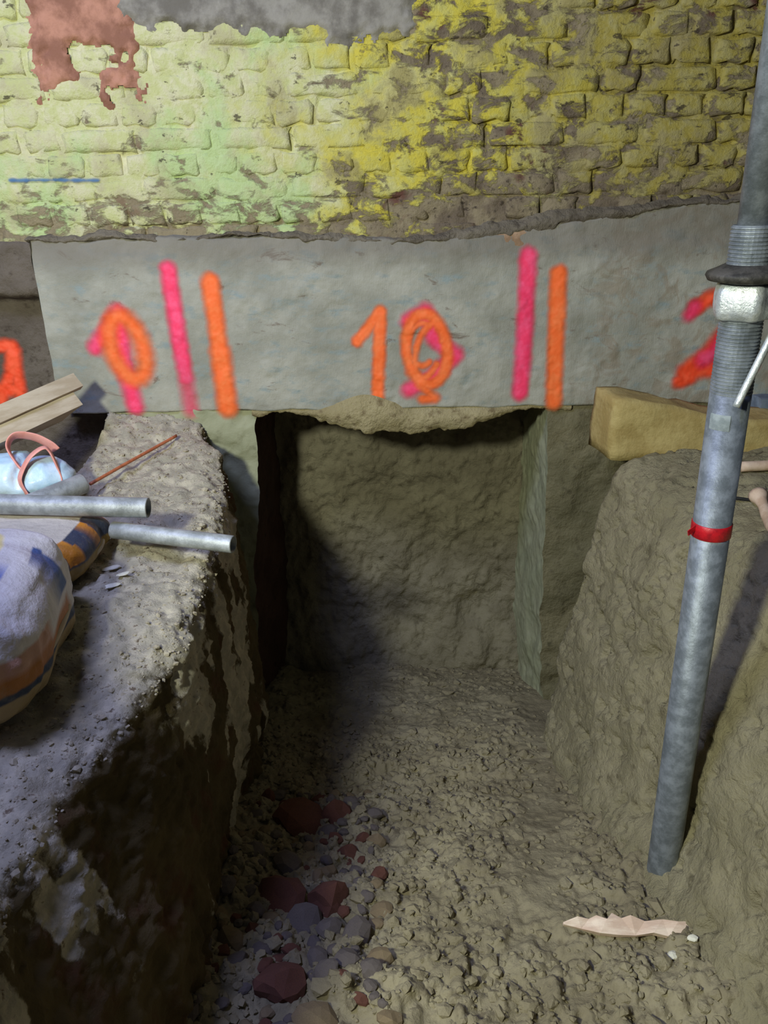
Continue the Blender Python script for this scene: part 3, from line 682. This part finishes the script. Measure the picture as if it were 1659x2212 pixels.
VV, FF = [], []; cnt = 0
q = PL[:, :158].reshape(-1, 3); q = q[(q[:, 0] > -1.0) & (q[:, 1] > .62)]
for k in r.integers(0, len(q), 4500):
    s = min(.0015 + r.exponential(.0014), .008)
    c = bv * (1 + .75 * (r.random((len(bv), 1)) - .5)) * np.array([1, r.uniform(.7, 1.2), r.uniform(.5, .85)]) * s
    VV.append(c + q[k] + np.array([0, 0, -s * .15])); FF.append(bf + cnt); cnt += len(bv)
o = link('bank_crumbs', mesh_np('bank_crumbs', np.concatenate(VV), np.concatenate(FF), False), M['crumb']); tag(o, 'grey crumbs of dried slurry and soil scattered over the left bank', 'soil', kind='stuff')

# ---------------- things on the left bank
def L_top(x, y): return bank_top(PL, x, y)
def hollow_tube(name, p0, p1, r, label, rib=0):
    """scaffold tube with an open, dark bore at p1"""
    p0, p1 = Vector(p0), Vector(p1); L = (p1 - p0).length
    t = empty(name, p0); tag(t, label, 'tube')
    o = lathe_along('tube_wall', p0, p1, [(0, r * .96), (.002, r), (L - .002, r), (L, r * .96), (L, r * .80), (L - .05, r * .80)], M['tube'], None, 28); keep_world(o, t)
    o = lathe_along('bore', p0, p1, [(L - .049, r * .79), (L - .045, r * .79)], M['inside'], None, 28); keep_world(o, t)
    return t
hollow_tube('scaffold_tube', (-1.45, 1.505, 1.105), (-.497, 1.495, 1.066), .0215, 'upper steel tube lying across the cement bags')
hollow_tube('scaffold_tube', (-.580, 1.496, 1.016), (-.312, 1.430, 1.008), .0185, 'lower steel tube jutting out over the trench edge')
hollow_tube('short_tube', (-.830, 1.640, 1.012), (-.735, 1.760, 1.022), .025, 'short steel tube end beside the blue plastic bag')
o = sweep('copper_rod', spline([(-.735, 1.80, 1.004), (-.68, 1.905, 1.016), (-.63, 2.01, 1.024), (-.585, 2.090, 1.034)], 16), .0042, M['copper'], None, 10)
tag(o, 'thin copper coloured rod lying on the left bank near the wall', 'rod')

for x, y, s, lab in ((-.580, 1.450, .014, 'white sliver in place of a glint on the left bank just right of the navy cement bag'), (-.537, 1.400, .011, 'upper of two pale slivers in place of glints on the left bank below the tubes'), (-.549, 1.360, .012, 'lower of two pale slivers in place of glints on the left bank below the tubes')):
    o = link('chip_or_glint', lump_mesh('chip_or_glint', int(x * -1e3), M['whitechip'], 2, .2, .35), None); o.scale = (s * 1.5, s * .7, s * .7); o.rotation_euler = (0, 0, .5); o.location = (x, y, L_top(x, y) + s * .2); tag(o, lab, 'plaster chip')  # white lumps stand in for small glints on the bank

# timber planks stacked by the wall
def plank(name, size, loc, rot, label, cut=0.0):
    def w(c):
        e = c[:, 0] > size[0] * .49
        c[e, 0] -= cut * (1 - c[e, 2] / size[2]); return c
    o = rough_box(name, size, M['plank'], 9, .0012, (10, 2, 2), w); o.location = loc; o.rotation_euler = rot
    return tag(o, label, 'plank')
def plank_frame(tip, d, w):
    """rotation whose x runs to the tip, -y across the lit face, z out of it"""
    d = Vector(d).normalized(); w = Vector(w); w = (w - d * w.dot(d)).normalized(); n = d.cross(-w).normalized()
    return Matrix((d, -w, n)).transposed().to_4x4(), d, w, n
Rm, d_, w_, n_ = plank_frame(None, (.115, .19, .030), (.35, -.50, -.75))
def put(o, tip, L, half):
    o.matrix_world = Matrix.Translation(Vector(tip) - d_ * (L / 2) + w_ * half) @ Rm
put(plank('timber_plank', (.5, .042, .020), (0, 0, 0), (0, 0, 0), 'upper planed plank of the pair leaning beside the wall'), Vector((-.832, 2.06, 1.226)) - n_ * .02, .5, .021)
put(plank('timber_plank', (.5, .048, .060), (0, 0, 0), (0, 0, 0), 'lower planed plank of the pair with a slanted end', .05), Vector((-.845, 2.035, 1.205)) - n_ * .062 + w_ * .022, .5, .024)

# printed cement bags
def bag_mat():
    t = NT('printed_paper_sack'); col = t.attr('print', 'Color')
    col = t.mix(t.math('MULTIPLY', t.sm(0.5, 0.75, t.noise(26, 6, 0.7)), 0.35), col, srgb(150, 140, 122))
    t.bump(t.noise(30, 6, 0.6), 0.5, 0.012); return t.done(col, 0.5, 0, 0.4)
M['bag'] = bag_mat()
def sack(name, size, loc, rot, label, colour, seed, e1=.42, e2=.45, taper=0.0):
    nu, nv = 150, 90
    U, Vv = np.meshgrid(np.linspace(-math.pi, math.pi, nu, endpoint=False), np.linspace(-math.pi / 2, math.pi / 2, nv), indexing='ij')
    sp = lambda v, e: np.sign(v) * np.abs(v) ** e
    X = sp(np.cos(Vv), e2) * sp(np.cos(U), e1); Y = sp(np.cos(Vv), e2) * sp(np.sin(U), e1); Z = sp(np.sin(Vv), .75)
    P = np.stack([X, Y, Z], -1); C = colour(X, Y, Z, U)
    P = P * np.array(size) / 2
    P[..., :2] *= (1 - taper * np.maximum(Z, -.12))[..., None]
    w = fbm(P + seed * 3, 9, 4, stretch=(1, 2.2, 1)) * .012 + .016 * np.abs(fbm(P + seed, 14, 3, stretch=(.6, 1.6, 1)))* sm(.5, 1.0, np.abs(X))
    P = P * (1 + (w / np.maximum(np.linalg.norm(P, axis=-1), .05)))[..., None]
    P[..., 2] = np.maximum(P[..., 2], -size[2] * .40)
    F = grid_faces(nu, nv, wrap=True, flip=False); me = mesh_np(name, P.reshape(-1, 3), F, True)
    color_attr(me, 'print', C.reshape(-1, 4)); t = empty(name, (loc[0], loc[1], loc[2])); t.rotation_euler = rot
    link('paper_sack', me, M['bag'], t); tag(t, label, 'cement bag')
    # stitched seam along the end
    end = size[0] / 2 + .004
    sweep('stitched_seam', [(end - .004 - .03 * (abs(s) ** 3), s * size[1] * .36, -size[2] * .10) for s in np.linspace(-1, 1, 15)], .0065, M['plank'], t, 8)
    return t
def C4(shape, c): a = np.zeros(shape + (4,)); a[:] = c; return a
def setc(C, mask, c): C[mask] = c
def print_front(X, Y, Z, U):
    C = C4(X.shape, srgb(214, 208, 206))
    setc(C, Z > .93, srgb(226, 208, 150))
    setc(C, (Z > .55) & (Y < -.15) & (X < .78), srgb(120, 132, 188))
    setc(C, (Z > .15) & (Z < .78) & (Y > .05) & (Y < .42) & (X > .7), srgb(60, 92, 150))
    setc(C, (Z > -.1) & (Z < .25) & (X > .5) & (Y < -.3), srgb(196, 150, 128))
    setc(C, (Z < .02) & (Y < .4), srgb(176, 112, 44))
    setc(C, (Z < -.24) , srgb(44, 58, 78))
    setc(C, (Z < -.36) , srgb(170, 148, 104))
    return C
def print_back(X, Y, Z, U):
    C = C4(X.shape, srgb(52, 60, 84))
    setc(C, Z > .8, srgb(206, 196, 180))
    setc(C, (Z > .1) & (Z < .8) & (np.sin(Y * 9) > .3), srgb(206, 132, 40))
    setc(C, (Z < .0), srgb(150, 122, 62)); return C
sack('cement_bag', (.50, .40, .240), (-.800, 1.085, 1.030), (0, 0, math.radians(8)), 'blue and white printed cement bag nearest the camera at the left edge', print_front, 1.0)
sack('cement_bag', (.46, .27, .110), (-.835, 1.452, .998), (0, 0, math.radians(-4)), 'navy and orange cement bag under the steel tubes', print_back, 2.0)

sack('added_shade_bag', (.72, .40, .90), (-.850, .490, 1.240), (0, 0, math.radians(4)), 'unseen tall bag added on the left bank to shade it from the work lamp', lambda X, Y, Z, U: C4(X.shape, srgb(196, 190, 176)), 4.0, .5, .3, .70)  # added outside the frame, tapered so its shadow covers the near bank
# blue plastic bag with ribbon handles
bx, by = -.900, 1.775; bz = L_top(bx, by)
root = tag(empty('plastic_bag', (bx, by, bz)), 'pale blue plastic bag with pink ribbon handles behind the steel tubes', 'bag')
nu, nv = 64, 40
U, Vv = np.meshgrid(np.linspace(0, 2 * math.pi, nu, endpoint=False), np.linspace(-math.pi / 2, math.pi / 2, nv), indexing='ij')
P = np.stack([np.cos(Vv) * np.cos(U), np.cos(Vv) * np.sin(U), np.sin(Vv)], -1)
pinch = 1 - .28 * np.exp(-((P[..., 0] - .28) / .10) ** 2) * sm(-.4, .4, P[..., 2])
P = P * np.array([.135, .085, .055]) * pinch[..., None] + np.array([0, 0, .050]); P = P + .010 * fbm(P, 18, 4)[..., None] * (P - np.array([0, 0, .04])) / .06
P[..., 2] = np.maximum(P[..., 2], -.004)
link('bag_body', mesh_np('bag_body', P.reshape(-1, 3), grid_faces(nu, nv, wrap=True), True), M['plastic'], root)
k = (P[..., 0] < -.01) & (P[..., 0] > -.07) & (P[..., 1] < -.045) & (P[..., 2] > .015) & (P[..., 2] < .05)
kp = k & np.roll(k, -1, 0)
kf = (kp[:, :-1] & kp[:, 1:])
Pp = P + np.array([0, -.0012, .0004]); F = grid_faces(nu, nv, wrap=True).reshape(nu, nv - 1, 4)[kf]; V2, F2, _ = compact(Pp.reshape(-1, 3), F)
if len(F2): link('printed_mark', mesh_np('printed_mark', V2, F2, True), M['plastic_print'], root)
sweep('ribbon_handle', spline([(.045, -.045, .070), (.020, -.030, .095), (-.002, -.010, .128), (.010, .010, .150), (.045, .030, .140), (.075, .040, .118), (.088, .045, .100)], 48), .0155, M['pink'], root, 12, .22)
sweep('ribbon_handle', spline([(.060, -.075, .010), (.040, -.070, .055), (.042, -.062, .080), (.060, -.040, .112), (.085, -.020, .128), (.098, -.015, .118), (.112, -.020, .080), (.122, -.030, .045), (.112, -.050, .010)], 64), .0155, M['pink'], root, 12, .22)

# ---------------- oddments on top of the right bank
def R_top(x, y): return bank_top(PR, x, y)
z = R_top(.95, 1.78)
o = sweep('wood_stick', spline([(.885, 1.785, z + .012), (1.00, 1.782, z + .016), (1.25, 1.775, z + .018)], 12), .013, M['offcut'], None, 10); tag(o, 'pale stick lying on the right bank behind the prop', 'stick')
z = R_top(.88, 1.62)
o = sweep('forked_branch', spline([(.865, 1.640, z + .028), (.860, 1.600, z + .020), (.850, 1.545, z + .012), (.838, 1.490, z + .014)], 16), [.022, .020, .017, .014, .013, .012, .012, .013, .014, .015, .015, .016, .016][:13] + [.018] * 8, M['offcut'], None, 12); tag(o, 'pale knobbly branch end at the right edge below the stick', 'branch')
o = sweep('wire_offcut', spline([(.800, 1.675, z + .006), (.830, 1.665, z + .010), (.862, 1.655, z + .008)], 10), .004, M['black'], None, 8); tag(o, 'short black wire on the right bank beside the prop', 'wire')
o = rough_box('folded_sheet', (.22, .05, .05), M['bluegrey'], 12, .012, (8, 3, 3)); o.location = (1.175, 2.135, 1.055); tag(o, 'blue-grey sheet corner behind the right end of the timber baulk', 'sheet')
